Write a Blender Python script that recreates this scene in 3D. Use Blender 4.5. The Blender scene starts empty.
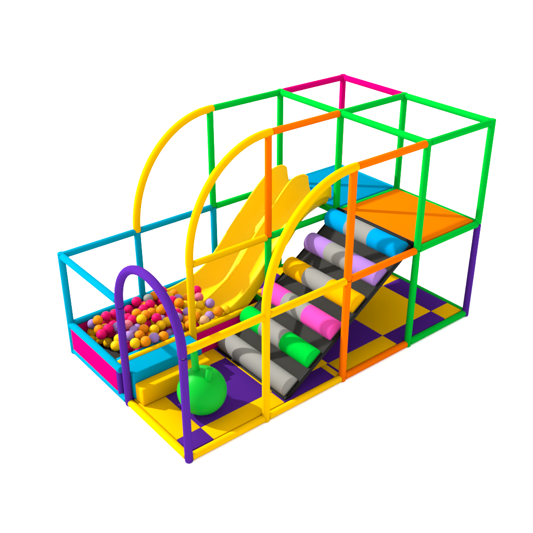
import bpy, bmesh, math, random
from mathutils import Vector, Matrix

random.seed(11)
PI = math.pi
scene = bpy.context.scene
col = scene.collection

# ------------------------------------------------------------------ materials
def lin(c):
    return tuple((x/12.92 if x <= .04045 else ((x+.055)/1.055)**2.4) for x in c)

def mat(name, rgb, rough=.5, bump=.15, scale=60, var=.06, spec=.0, coat=0.0):
    """vinyl / plastic with slight colour drift and fine grain; rgb is linear base colour"""
    m = bpy.data.materials.new(name); m.use_nodes = True
    nt = m.node_tree; b = nt.nodes['Principled BSDF']
    tc = nt.nodes.new('ShaderNodeTexCoord')
    n1 = nt.nodes.new('ShaderNodeTexNoise'); n1.inputs['Scale'].default_value = 3.1; n1.inputs['Detail'].default_value = 4
    nt.links.new(tc.outputs['Object'], n1.inputs['Vector'])
    mx = nt.nodes.new('ShaderNodeMix'); mx.data_type = 'RGBA'
    lo = tuple(max(0, c*(1-var)) for c in rgb)+(1,); hi = tuple(min(1, c*(1+var)) for c in rgb)+(1,)
    mx.inputs[6].default_value = lo; mx.inputs[7].default_value = hi
    nt.links.new(n1.outputs['Fac'], mx.inputs[0])
    nt.links.new(mx.outputs[2], b.inputs['Base Color'])
    n2 = nt.nodes.new('ShaderNodeTexNoise'); n2.inputs['Scale'].default_value = scale; n2.inputs['Detail'].default_value = 3
    nt.links.new(tc.outputs['Object'], n2.inputs['Vector'])
    bp = nt.nodes.new('ShaderNodeBump'); bp.inputs['Strength'].default_value = bump; bp.inputs['Distance'].default_value = .004
    nt.links.new(n2.outputs['Fac'], bp.inputs['Height']); nt.links.new(bp.outputs['Normal'], b.inputs['Normal'])
    b.inputs['Roughness'].default_value = rough
    b.inputs['Specular IOR Level'].default_value = spec
    b.inputs['Coat Weight'].default_value = coat
    return m

YEL = (.46, .25, .000); ORA = (.48, .082, .000); GRE = (.000, .245, .016); CYA = (.000, .15, .235)
MAG = (.32, .000, .078); PUR = (.046, .0095, .155)
M = {
 'yellow': mat('yellow_foam', YEL), 'orange': mat('orange_foam', ORA), 'green': mat('green_foam', GRE),
 'cyan': mat('cyan_foam', CYA), 'magenta': mat('magenta_foam', MAG), 'purple': mat('purple_foam', PUR),
 'steel': mat('grey_steel', (.12,.12,.125), rough=.35, bump=0),
 'pit_magenta': mat('magenta_vinyl', (.37,.000,.082), rough=.6),
 'pad_blue': mat('blue_vinyl', (.000,.118,.22), rough=.6, scale=90),
 'pad_orange': mat('orange_vinyl', (.44,.09,.000), rough=.6, scale=90),
 'step_cyan': mat('cyan_vinyl', (.000,.145,.235), rough=.6), 'step_yellow': mat('yellow_vinyl', (.43,.225,.000), rough=.6),
 'mat_purple': mat('purple_mat', (.036,.0072,.112), rough=.75, bump=.3, scale=220),
 'mat_yellow': mat('yellow_mat', (.43,.228,.000), rough=.75, bump=.3, scale=220),
 'slide': mat('yellow_slide_plastic', (.56,.345,.000), rough=.42, bump=.04, spec=.05),
 'board': mat('charcoal_vinyl', (.020,.0198,.018), rough=.6, bump=.35, scale=140, var=.25),
 'black': mat('black_trim', (.003,.003,.003), rough=.45, spec=.05),
 'roll_grey': mat('grey_vinyl', (.142,.139,.129), rough=.55), 'roll_cyan': mat('sky_vinyl', (.000,.148,.31), rough=.55),
 'roll_lav': mat('lavender_vinyl', (.185,.095,.29), rough=.55), 'roll_yel': mat('amber_vinyl', (.43,.21,.000), rough=.55),
 'roll_pink': mat('pink_vinyl', (.42,.035,.215), rough=.55), 'roll_green': mat('lime_vinyl', (.000,.27,.018), rough=.55),
 'hopper': mat('green_rubber', (.000,.232,.013), rough=.42, bump=.05, spec=.05),
 'b_mag': mat('magenta_ball', (.37,.000,.062), rough=.5, bump=0, spec=.05), 'b_ora': mat('orange_ball', (.43,.125,.000), rough=.5, bump=0, spec=.05),
 'b_yel': mat('yellow_ball', (.44,.25,.000), rough=.5, bump=0, spec=.05), 'b_lav': mat('lavender_ball', (.175,.10,.27), rough=.5, bump=0, spec=.05),
 'b_tan': mat('peach_ball', (.34,.185,.085), rough=.5, bump=0, spec=.05), 'b_gry': mat('grey_ball', (.135,.135,.125), rough=.5, bump=0, spec=.05),
 'b_pnk': mat('pale_pink_ball', (.38,.085,.12), rough=.5, bump=0, spec=.05),
}

# ------------------------------------------------------------------ helpers
def wloc(p):
    v = Vector((0,0,0))
    while p is not None:
        v += p.location; p = p.parent
    return v

def obj(name, bm, m, parent=None, loc=None, label=None, smooth=45):
    """bm is in world coordinates; becomes ONE mesh object under parent"""
    base = wloc(parent) if parent is not None else Vector(loc or (0,0,0))
    bmesh.ops.translate(bm, verts=bm.verts, vec=-base)
    bmesh.ops.recalc_face_normals(bm, faces=bm.faces)
    me = bpy.data.meshes.new(name); 
    for f in bm.faces: f.smooth = True
    ang = math.radians(smooth)
    for e in bm.edges:
        if len(e.link_faces) == 2 and e.calc_face_angle(0) > ang: e.smooth = False
    bm.to_mesh(me); bm.free()
    for x in (m if isinstance(m, (list, tuple)) else [m]): me.materials.append(x)
    o = bpy.data.objects.new(name, me); col.objects.link(o)
    if parent is not None: o.parent = parent
    else: o.location = base
    if label: o['label'] = label
    return o

def thing(name, label, cat, loc=(0,0,0), group=None):
    o = bpy.data.objects.new(name, None); col.objects.link(o); o.location = loc
    o.empty_display_size = .1
    o['label'] = label; o['category'] = cat
    if group: o['group'] = group
    return o

def tube(pts, r, seg=24, edge=.010, bm=None):
    """padded foam sleeve swept along pts, with softly rounded cut ends"""
    bm = bm or bmesh.new()
    P = [Vector(p) for p in pts]
    T = [(P[min(i+1, len(P)-1)]-P[max(i-1, 0)]).normalized() for i in range(len(P))]
    ref = Vector((0,0,1)) if abs(T[0].z) < .9 else Vector((1,0,0))
    N = (ref - T[0]*ref.dot(T[0])).normalized()
    rings = []
    def ring(c, t, n, rr):
        b = t.cross(n)
        return [bm.verts.new(c + n*(rr*math.cos(2*PI*k/seg)) + b*(rr*math.sin(2*PI*k/seg))) for k in range(seg)]
    for i, (c, t) in enumerate(zip(P, T)):
        N = (N - t*N.dot(t)).normalized()
        if i == 0:
            for a in (0, .35, .75): rings.append(ring(c+t*edge*(1-math.cos(a*PI/2))*0 + t*edge*a*a, t, N, r-edge*(1-math.sin(a*PI/2))))
            rings.append(ring(c+t*edge, t, N, r))
        elif i == len(P)-1:
            rings.append(ring(c-t*edge, t, N, r))
            for a in (.75, .35, 0): rings.append(ring(c-t*edge*a*a, t, N, r-edge*(1-math.sin(a*PI/2))))
        else: rings.append(ring(c, t, N, r))
    for a, b in zip(rings, rings[1:]):
        for k in range(seg): bm.faces.new((a[k], a[(k+1)%seg], b[(k+1)%seg], b[k]))
    bm.faces.new(rings[0][::-1]); bm.faces.new(rings[-1])
    return bm

def box(x0, x1, y0, y1, z0, z1, bev=.012, seg=3, bm=None):
    bm = bm or bmesh.new()
    r = bmesh.ops.create_cube(bm, size=1)
    for v in r['verts']:
        v.co = Vector((x0+(v.co.x+.5)*(x1-x0), y0+(v.co.y+.5)*(y1-y0), z0+(v.co.z+.5)*(z1-z0)))
    if bev:
        es = list({e for v in r['verts'] for e in v.link_edges})
        bmesh.ops.bevel(bm, geom=es, offset=bev, segments=seg, affect='EDGES', profile=.5)
    return bm

# ------------------------------------------------------------------ key dimensions
X = [0, .915, 1.953, 2.974, 4.0]
Y = [0, 1.2365, 2.26]
YA = 1.07                     # arch leg
Z1, Z2 = 1.18, 2.367
R = .039

# ------------------------------------------------------------------ ground
bm = bmesh.new()
S = 90
for v in ((-S,-S),(S,-S),(S,S),(-S,S)): bm.verts.new((v[0],v[1],-.041))
bm.faces.new(bm.verts)
g = obj('ground', bm, mat('white_ground', (.92,.92,.92), rough=.9, bump=.02, var=.01, spec=.1))
g['kind'] = 'structure'

# ------------------------------------------------------------------ the padded tube frame
F = thing('play_frame', 'padded tube frame in many colours with yellow quarter arcs and a purple doorway arch', 'play frame', (0,0,-.041))
def post(x, y, z0, z1, c):
    obj('post', tube([(x,y,z0),(x,y,(z0+z1)/2),(x,y,z1)], R), M[c], F, label=c+' padded post')
def core(x, y, z0, z1):
    obj('steel_pipe', tube([(x,y,z0),(x,y,z1)], .021, 12, .003), M['steel'], F)
def rail(a, b, c, r=R*.97, ga=.030, gb=.030):
    a = Vector(a); b = Vector(b); t = (b-a).normalized()
    obj('rail', tube([a+t*ga, (a+b)/2, b-t*gb], r), M[c], F, label=c+' padded rail')

GAP = .004
def column(x, y, low, up=None, zbot=-.040):
    top = Z2-.004 if x == X[2] else Z2+.036
    if low:
        post(x, y, zbot, (Z1-GAP) if up else Z1+.036, low)
        core(x, y, zbot+.01, (Z2 if up else Z1)-.01)
    if up: post(x, y, Z1+GAP, top, up)
column(X[0],Y[2],'cyan'); column(X[1],Y[2],'cyan'); column(X[2],Y[2],'cyan','green')
column(X[3],Y[2],'green','green'); column(X[4],Y[2],'purple','magenta')
column(X[1],Y[1],'yellow'); column(X[2],Y[1],'green','orange')
column(X[3],Y[1],'green','green'); column(X[4],Y[1],'green','green')
column(X[1],Y[0],'yellow'); column(X[2],Y[0],'orange','orange')
column(X[3],Y[0],'green','green'); column(X[4],Y[0],'purple','green')
# purple doorway arch on the short end
for y in (0.0, YA):
    obj('post', tube([(0,y,-.040),(0,y,.6),(0,y,1.115)], R), M['purple'], F, label='purple padded post')
    core(0, y, -.03, 1.16)
rad = YA/2 - .006
arc = [(0, YA/2+rad*math.cos(PI*k/40), 1.175+rad*math.sin(PI*k/40)) for k in range(41)]
arc = [(0, arc[0][1], 1.128)] + arc + [(0, arc[-1][1], 1.128)]
obj('arch', tube(arc, R*1.08, edge=.012), M['purple'], F, label='purple doorway arch')
# stub post of the pit corner
obj('post', tube([(0,Y[1]-.02,-.01),(0,Y[1]-.02,.30)], R*.85), M['purple'], F, label='short purple stub post')
# yellow quarter arcs falling from the upper tier to the lower tier
for y in Y:
    pts = []
    for k in range(41):
        t = PI/2*k/40
        pts.append((X[2]-(X[2]-X[1])*math.cos(t), y, Z1+.012+(Z2-Z1-.012)*math.sin(t)))
    pts = [(X[1], y, Z1-.006)] + pts[1:-1] + [(X[2]+.044, y, Z2)]
    obj('arc', tube(pts, R*1.10, edge=.012), M['yellow'], F, label='yellow quarter arc')
# rails, top tier
for a, b, c in [((2,2),(3,2),'green'),((3,2),(4,2),'magenta'),((2,1),(3,1),'orange'),((3,1),(4,1),'green'),
                ((2,0),(3,0),'orange'),((3,0),(4,0),'green'),
                ((4,2),(4,1),'magenta'),((3,2),(3,1),'green'),((4,1),(4,0),'green'),((3,1),(3,0),'green')]:
    rail((X[a[0]],Y[a[1]],Z2), (X[b[0]],Y[b[1]],Z2), c, ga=.046 if a[0] == 2 else .030)
# rails, middle tier
for a, b, c in [((0,2),(1,2),'cyan'),((1,2),(2,2),'cyan'),((2,2),(3,2),'green'),((3,2),(4,2),'cyan'),
                ((1,1),(2,1),'yellow'),((2,1),(3,1),'green'),((3,1),(4,1),'green'),
                ((0,0),(1,0),'yellow'),((1,0),(2,0),'yellow'),((2,0),(3,0),'orange'),((3,0),(4,0),'green'),
                ((4,2),(4,1),'cyan'),((4,1),(4,0),'green'),((3,2),(3,1),'green')]:
    rail((X[a[0]],Y[a[1]],Z1), (X[b[0]],Y[b[1]],Z1), c)
rail((0,Y[2],Z1), (0,YA,Z1-.005), 'cyan')
# rails, floor tier
for a, b, c in [((0,2),(1,2),'cyan'),((1,2),(2,2),'cyan'),((2,2),(3,2),'cyan'),((3,2),(4,2),'green'),
                ((0,0),(1,0),'yellow'),((1,0),(2,0),'yellow'),((2,0),(3,0),'orange'),((3,0),(4,0),'green'),
                ((4,2),(4,1),'green'),((4,1),(4,0),'green')]:
    rail((X[a[0]],Y[a[1]],0), (X[b[0]],Y[b[1]],0), c)
rail((0,YA,0), (0,0,0), 'yellow'); rail((0,Y[2],0), (0,YA,0), 'cyan')

# ------------------------------------------------------------------ floor mat (chequered foam)
bm = bmesh.new()
gx = [.036,.31,1.185,1.98,2.83,3.66,3.964]; gy = [.036,.25,1.03,1.95,2.224]
ZT = .032
for i in range(6):
    for j in range(4):
        x0, x1 = gx[i]+.0012, gx[i+1]-.0012; y0, y1 = gy[j]+.0012, gy[j+1]-.0012
        cells = [(x0,x1,(i+j)%2)]
        if (i,j) == (2,0): cells = [(x0,1.872,0),(1.874,1.948,1),(1.950,x1,0)]
        for a, b, k in cells:
            n0 = len(bm.faces)
            bm.faces.ensure_lookup_table()
            old = set(bm.faces)
            box(a, b, y0, y1, -.036, ZT, .003, 2, bm)
            for f in bm.faces:
                if f not in old: f.material_index = k
o = obj('floor_mat', bm, [M['mat_purple'], M['mat_yellow']], loc=(0,0,-.036))
o['label'] = 'purple and yellow chequered foam floor mat lying inside the frame'; o['category'] = 'floor mat'

# ------------------------------------------------------------------ deck pads on the upper storey
def pad(name, y0, y1, m, label):
    t = thing(name, label, 'deck pad', ((X[3]+X[4])/2, (y0+y1)/2, 1.15))
    obj('cushion', box(X[3]+.02, X[4]-.036, y0+.036, y1-.036, 1.150, 1.222, .014), m, t)
    obj('panel', box(X[3]+.04, X[4]-.05, y0+.05, y1-.05, 1.128, 1.149, .003), M['board'], t, label='dark base panel under the pad')
pad('platform_pad', Y[1], Y[2], M['pad_blue'], 'blue vinyl deck pad at the top of the yellow slide')
pad('platform_pad', Y[0], Y[1], M['pad_orange'], 'orange vinyl deck pad at the top of the roller ramp')

# ------------------------------------------------------------------ ball pit surround
ZP = .335
pit = thing('ball_pit', 'low ball pit surround with magenta walls, cyan rims and a yellow front edge', 'ball pit', (1.0,1.75,-.036))
obj('wall_panel', box(-.022,.022,Y[1]+.02,Y[2]-.03,.025,ZP-.025,.004), M['pit_magenta'], pit, label='bright magenta end wall')
obj('wall_panel', box(.03,X[2]-.03,Y[2]-.022,Y[2]+.022,.025,ZP-.025,.004), M['pit_magenta'], pit, label='magenta back wall')
obj('wall_panel', box(.885,X[2]-.03,Y[1]+.012,Y[1]+.05,.034,ZP-.01,.004), M['pit_magenta'], pit, label='magenta front wall under the yellow edge')
obj('rim', tube([(0,Y[2]-.01,ZP),(0,1.7,ZP),(0,YA+.10,ZP-.004)], R), M['cyan'], pit, label='cyan end rim')
obj('rim', tube([(.03,Y[2],ZP),(1,Y[2],ZP),(X[2]-.03,Y[2],ZP)], R*.97), M['cyan'], pit, label='cyan back rim')
obj('rim', tube([(.025,Y[1]+.03,ZP+.012),(1,Y[1]+.03,ZP+.012),(X[2]-.02,Y[1]+.03,ZP+.012)], R*.82), M['yellow'], pit, label='yellow front rim')
obj('wall_panel', box(X[2]-.025,X[2]-.003,Y[1]+.06,Y[2]-.03,.034,ZP-.03,.004), M['pit_magenta'], pit, label='magenta end wall under the slide')
obj('rim', tube([(X[2]-.012,Y[1]+.06,ZP-.01),(X[2]-.012,1.75,ZP-.01),(X[2]-.012,Y[2]-.045,ZP-.01)], R*.9), M['green'], pit, label='green end rim under the slide')
obj('cushion', box(.03,X[2]-.04,Y[1]+.06,Y[2]-.03,.034,.10,.01), M['board'], pit, label='dark pit floor')

# ------------------------------------------------------------------ steps
o = obj('foam_step', box(.045,.872,1.01,1.36,.034,.352,.012), M['step_cyan'], loc=(.46,1.1,.034))
o['label'] = 'taller cyan foam block step against the ball pit, behind the low yellow step'; o['category'] = 'foam step'
o = obj('foam_step', box(.048,.872,.86,1.007,.034,.240,.016), M['step_yellow'], loc=(.46,.85,.034))
o['label'] = 'low yellow foam block step in front of the cyan block'; o['category'] = 'foam step'

# ------------------------------------------------------------------ double slide
def cat_interp(P, n):
    out = []
    for i in range(len(P)-1):
        p0 = P[max(i-1,0)]; p1 = P[i]; p2 = P[i+1]; p3 = P[min(i+2,len(P)-1)]
        for k in range(n):
            t = k/n
            out.append(tuple(.5*((2*b)+(-a+c)*t+(2*a-5*b+4*c-d)*t*t+(-a+3*b-3*c+d)*t**3) for a,b,c,d in zip(p0,p1,p2,p3)))
    out.append(tuple(P[-1])); return out
# x, trough bottom height, rim height
prof = cat_interp([(2.965,1.252,1.475),(2.89,1.245,1.52),(2.73,1.20,1.505),(2.56,1.085,1.395),(2.40,.945,1.25),(2.08,.60,.925),
                   (1.80,.335,.625),(1.55,.215,.455),(1.36,.185,.385),(1.22,.18,.35),(1.10,.19,.33)], 6)
def sheet(name, m, parent, section, label=None, smooth=60):
    """closed section (list of (y,z)) at every station -> one skin"""
    bm = bmesh.new(); rings = []
    for st in prof: rings.append([bm.verts.new((st[0], q[0], q[1])) for q in section(st)])
    n = len(rings[0])
    for a, b in zip(rings, rings[1:]):
        for k in range(n): bm.faces.new((a[k], a[(k+1)%n], b[(k+1)%n], b[k]))
    bm.faces.new(rings[0]); bm.faces.new(rings[-1][::-1])
    return obj(name, bm, m, parent, label=label, smooth=smooth)
SL = thing('slide', 'double lane yellow plastic slide coming down from the blue deck into the ball pit', 'slide', (1.25,1.74,.10))
YL, YM, YR = 2.12, 1.735, 1.332
def flare(x):
    return .105*max(0, min(1, (1.75-x)/.6))**1.2
def wave(x):
    return .017*math.sin(2*PI*(x-1.45)/.62)*max(0, min(1, (2.55-x)/.2))*max(0, min(1, (x-1.3)/.2))
def power(x):
    return 2.5+2.5*max(0, min(1, (x-2.35)/.4))
def mid_rim(st):
    x, b, r = st
    return b+(r-b)*(1.0 if x > 2.7 else max(.78, 1.0-.22*(2.7-x)/.4))+wave(x)*.7
def lane(ya, yb, mid_first):
    def sec(st):
        x, b, r = st; rm = mid_rim(st); b += wave(x); top = []; bot = []
        y_hi = yb+(flare(x) if mid_first else 0)
        for k in range(25):
            t = k/24; y = ya+(y_hi-ya)*t; u = abs(2*t-1)
            edge = (rm if mid_first else r) if t < .5 else (r if mid_first else rm)
            z = b+(edge-.012-b)*u**power(x)
            top.append((y, z))
            # underside follows the trough a constant wall below
            bot.append((y, max(b-.03, z-.03-.05*u**2)))
        return top+bot[::-1]
    return sec
sheet('lane', M['slide'], SL, lane(YM+.010, YL-.012, True))
sheet('lane', M['slide'], SL, lane(YR+.012, YM-.010, False))
def wall(yc0, out):
    def sec(st):
        x, b, r = st
        yc = yc0+(flare(x) if out > 0 else 0)
        th = .014; lo = max(b+.02, r-.21+.06*min(1,max(0,(x-2.35)/.4)))
        pts = [(yc-th, lo), (yc-th, (lo+r)/2), (yc-th, r-.018)]
        for k in range(5):
            a = PI-PI*k/4
            pts.append((yc+th*math.cos(a), r-.016+.016*math.sin(a)))
        pts += [(yc+th, r-.018), (yc+th, (lo+r)/2), (yc+th, lo)]
        return pts
    return sec
sheet('side_wall', M['slide'], SL, wall(YL, 1)); sheet('side_wall', M['slide'], SL, wall(YR, -1))
def ridge(st):
    x, b, r = st
    top = mid_rim(st); th = .014; lo = b+.05
    pts = [(YM-th, lo), (YM-th, top-.016)]
    for k in range(5):
        a = PI-PI*k/4
        pts.append((YM+th*math.cos(a), top-.014+.016*math.sin(a)))
    pts += [(YM+th, top-.016), (YM+th, lo)]
    return pts
sheet('divider', M['slide'], SL, ridge)

# ------------------------------------------------------------------ roller ramp
RP = thing('roller_ramp', 'sloping black climbing ramp with six padded rolls leading up to the orange deck', 'climbing ramp', (1.2,.63,.02))
O = Vector((1.2,0,.035)); U = Vector((1.77,0,1.20)); L = U.length; U.normalize(); Nn = Vector((-U.z,0,U.x))
def to_ramp(bm, s=0, h=0):
    mtx = Matrix(((U.x,0,Nn.x,0),(0,1,0,0),(U.z,0,Nn.z,0),(0,0,0,1)))
    bmesh.ops.transform(bm, matrix=Matrix.Translation(O+U*s+Nn*h) @ mtx, verts=bm.verts); return bm
Y0, Y1 = .052, 1.208
obj('base_board', to_ramp(box(.02,L-.02,Y0+.022,Y1-.022,-.035,0,.004)), M['board'], RP)
obj('edge_trim', to_ramp(box(0,L,Y0,Y0+.021,-.045,.006,.005)), M['black'], RP)
obj('edge_trim', to_ramp(box(0,L,Y1-.021,Y1,-.045,.006,.005)), M['black'], RP)
obj('edge_trim', to_ramp(box(-.002,.019,Y0+.022,Y1-.022,-.04,.008,.005)), M['black'], RP)
obj('top_bar', tube([(X[3]-.005,Y0-.008,1.232),(X[3]-.005,.6,1.232),(X[3]-.005,Y1+.01,1.232)], .024), M['black'], RP)
RR = .113
def half_roll(y0, y1, cap0, cap1):
    """half-round bolster between y0 and y1, softened where it has a real end"""
    bm = bmesh.new(); rings = []
    st = []
    e = .016
    st += [(y0+e*a*a, e*(1-math.sin(a*PI/2))) for a in (0,.35,.7)]+[(y0+e,0)] if cap0 else [(y0,0)]
    st += ([(y1-e,0)]+[(y1-e*a*a, e*(1-math.sin(a*PI/2))) for a in (.7,.35,0)]) if cap1 else [(y1,0)]
    for y, d in st:
        r = RR-d
        rings.append([bm.verts.new((r*math.cos(PI*k/22), y, r*math.sin(PI*k/22)*1.08)) for k in range(23)])
    for a, b in zip(rings, rings[1:]):
        for k in range(22): bm.faces.new((a[k], a[k+1], b[k+1], b[k]))
        bm.faces.new((a[22], a[0], b[0], b[22]))
    bm.faces.new(rings[0]); bm.faces.new(rings[-1])
    return bm
names = [('roll_grey',None),('roll_green','green'),('roll_pink','pink'),('roll_yel','yellow'),('roll_lav','lavender'),('roll_cyan','cyan')]
for k, (mk, word) in enumerate(names):
    s = .14 + k*(L-.28)/5
    if word is None:
        obj('roll', to_ramp(half_roll(.088,1.196,1,1), s, .001), M['roll_grey'], RP, label='plain grey roll at the foot')
    else:
        a, b = .515+random.uniform(-.015,.015), .865+random.uniform(-.02,.02)
        r = obj('roll', to_ramp(half_roll(a,b,0,0), s, .001), M['roll_grey'], RP, label='grey roll with %s ends' % word)
        obj('end_sleeve', to_ramp(half_roll(.088,a,1,0), s, .001), M[mk], r, label=word+' end of the roll')
        obj('end_sleeve', to_ramp(half_roll(b,1.196,0,1), s, .001), M[mk], r, label=word+' end of the roll')

# ------------------------------------------------------------------ hopper ball
HB = thing('hopper_ball', 'big green rubber hopper ball with two stubby handles on the mat', 'hopper ball', (.48,.455,ZT))
bc = Vector((.48,.455,ZT+.243))
bm = bmesh.new(); bmesh.ops.create_uvsphere(bm, u_segments=64, v_segments=40, radius=.244)
bmesh.ops.translate(bm, verts=bm.verts, vec=bc)
obj('ball_body', bm, M['hopper'], HB)
def horn(d, up, ln, rr):
    d = Vector(d).normalized(); a = bc+d*.225; v = (d*.35+Vector(up)).normalized()
    bm = bmesh.new()
    pts = [a, a+v*ln*.5, a+v*ln]
    tube(pts, rr, 20, .018, bm)
    obj('handle', bm, M['hopper'], HB)
horn((-.13,.16,.9), (0,0,1), .235, .036)
horn((-.01,-.46,.76), (.02,-.10,1), .15, .034)

# ------------------------------------------------------------------ pit balls
CAM = Vector((-2.9706,-4.7766,5.0602)); RX = 1.0704-0.0; RZ = -.6838; FPX = 795.0
def ray(px, py, z):
    d = Vector(((px-266.5)/FPX, -(py-266.5)/FPX, -1))
    d = Matrix.Rotation(RZ,3,'Z') @ (Matrix.Rotation(RX,3,'X') @ d)
    return CAM + d*((z-CAM.z)/d.z)
BR = .056
seen = []
def put(ox, oy, sc, items):
    for cx, cy, c, z in items:
        q = ray(ox+cx/sc, oy+cy/sc, z)
        if all((q.xy-r[0].xy).length > .055 for r in seen): seen.append([q, c])
put(75,295,8.883, [(207,225,'ora',.36),(290,188,'mag',.37),(330,178,'mag',.36),(215,308,'ora',.34),(305,302,'mag',.37),(243,345,'mag',.36),
   (365,450,'yel',.36),(390,395,'yel',.37),(385,285,'lav',.36),(470,262,'pnk',.36),(505,228,'mag',.36),(490,365,'lav',.38),(160,255,'lav',.30)])
put(115,285,8.883, [(193,148,'mag',.37),(295,135,'gry',.35),(312,175,'mag',.38),(225,190,'ora',.32),(240,232,'mag',.36),(185,262,'ora',.36),(222,302,'yel',.38),
   (275,275,'ora',.37),(325,255,'ora',.35),(145,300,'mag',.35),(135,345,'pnk',.36),(370,295,'mag',.39),(390,235,'ora',.37),(250,405,'ora',.38),
   (175,410,'lav',.35),(215,445,'ora',.37),(355,395,'yel',.37),(410,360,'yel',.37),(450,340,'yel',.36),(230,515,'yel',.40),(290,520,'ora',.40),
   (350,478,'yel',.37),(360,515,'lav',.39),(455,480,'ora',.38),(345,110,'ora',.33)])
put(155,275,8.883, [(60,140,'mag',.37),(130,195,'yel',.37),(160,232,'mag',.39),(210,272,'ora',.37),(212,210,'lav',.35),(270,210,'ora',.35),(215,345,'mag',.36),
   (278,335,'lav',.37),(220,385,'lav',.38),(285,400,'ora',.35),(240,472,'mag',.38),(290,465,'ora',.36),(290,520,'yel',.37),(380,395,'ora',.37),
   (408,278,'yel',.39),(375,330,'yel',.36),(478,255,'lav',.41),(375,150,'mag',.38),(385,185,'pnk',.36),(485,365,'lav',.36),(440,420,'tan',.37),
   (260,270,'yel',.34),(30,320,'yel',.36),(10,385,'mag',.38),(165,170,'ora',.33)])
put(190,275,8.883, [(273,332,'ora',.41),(335,330,'yel',.39)])
# push apart, keep inside the pit
def bed_z(x):
    for a, b in zip(prof, prof[1:]):
        if b[0] <= x <= a[0]:
            return b[1]+(a[1]-b[1])*(x-b[0])/(a[0]-b[0])
    return 0
def clampb(p):
    p.x = max(p.x, .075)
    p.y = min(max(p.y, 1.43 if (p.x < .92 and p.z < .35) else (1.35 if p.z < .42 else 1.30)), 2.175)
    if p.x > 1.02:
        xx = max(p.x, 1.105); st = min(prof, key=lambda q: abs(q[0]-xx)); half = .2
        for yc in ((YR+YM)/2, (YM+YL)/2):
            u = min(1, abs(p.y-yc)/half)
            if u < 1: p.z = max(p.z, st[1]+(st[2]-st[1])*(u*.9)**2.5+BR*.95)
B = [[p, c, 1.0] for p, c in seen]
rows = 0
fill = []
y = 1.32
cols = ['mag','ora','yel','yel','mag','yel','ora','lav']
while y < 2.2:
    x = .09 + (.05 if rows % 2 else 0)
    while x < 1.06:
        zz = .265+random.uniform(-.02,.02)
        left = x < .30 and y > 1.4
        if left: zz -= .10
        if not (x < .87 and y < 1.42) and not (left and random.random() < .72): fill.append([Vector((x+random.uniform(-.01,.01), y+random.uniform(-.01,.01), zz)), random.choice(cols), 3.0])
        x += .099
    y += .086; rows += 1
B += fill
for it in range(140):
    for i in range(len(B)):
        for j in range(i+1, len(B)):
            d = B[i][0]-B[j][0]
            if abs(d.x) > .1 or abs(d.y) > .1: continue
            l = d.length
            if l < 2*BR*.985 and l > 1e-6:
                push = d*((2*BR*.985-l)/l*.5)
                wi, wj = B[i][2], B[j][2]; tot = wi+wj
                # seen balls stay put more than the filler, so they keep their places
                B[i][0] += push*(2*wi/tot); B[j][0] -= push*(2*wj/tot)
    for b in B: clampb(b[0]); b[0].z = min(max(b[0].z, .15), .46)
word = {'mag':'magenta','ora':'orange','yel':'yellow','lav':'lavender','tan':'peach','gry':'grey','pnk':'pale pink'}
meshes = {}
for c in word:
    bm = bmesh.new(); bmesh.ops.create_uvsphere(bm, u_segments=28, v_segments=18, radius=BR)
    for f in bm.faces: f.smooth = True
    me = bpy.data.meshes.new('pit_ball'); bm.to_mesh(me); bm.free(); me.materials.append(M['b_'+c]); meshes[c] = me
for p, c, w in B:
    o = bpy.data.objects.new('pit_ball', meshes[c]); col.objects.link(o); o.location = p
    o.rotation_euler = (random.uniform(0,6), random.uniform(0,6), 0)
    if p.x > 1.2 and p.y > 1.33: z = 'resting at the foot of the slide'
    elif p.y < 1.45: z = 'beside the cyan step and yellow front edge of the pit'
    elif p.y > 2.0: z = 'along the magenta back wall of the pit'
    elif p.x < .4: z = 'near the cyan end rim of the pit'
    else: z = 'in the middle of the ball pit'
    o['label'] = '%s plastic ball %s' % (word[c], z); o['category'] = 'ball'; o['group'] = '%s balls %s' % (word[c], z)

# ------------------------------------------------------------------ light
w = bpy.data.worlds.new('World'); scene.world = w; w.use_nodes = True
bg = w.node_tree.nodes['Background']; bg.inputs[0].default_value = (1,1,1,1); bg.inputs[1].default_value = 1.0
Ld = Vector((-.64*math.cos(math.radians(39)), .77*math.cos(math.radians(39)), math.sin(math.radians(39)))).normalized()
ld = bpy.data.lights.new('key_lamp', 'POINT'); ld.energy = 33500; ld.shadow_soft_size = .26; ld.color = (1,.985,.95)
lo = bpy.data.objects.new('key_lamp', ld); col.objects.link(lo); lo.location = Vector((2,1.1,1))+Ld*25

# ------------------------------------------------------------------ camera
cd = bpy.data.cameras.new('camera'); cam = bpy.data.objects.new('camera', cd); col.objects.link(cam)
cam.location = CAM; cam.rotation_euler = (RX, 0, RZ)
cd.sensor_width = 36; cd.lens = 36*FPX/533; cd.clip_start = .05; cd.clip_end = 500
scene.camera = cam
vs = scene.view_settings
vs.view_transform = 'Standard'; vs.look = 'None'; vs.gamma = 1; vs.use_curve_mapping = False
vs.exposure = 1.0
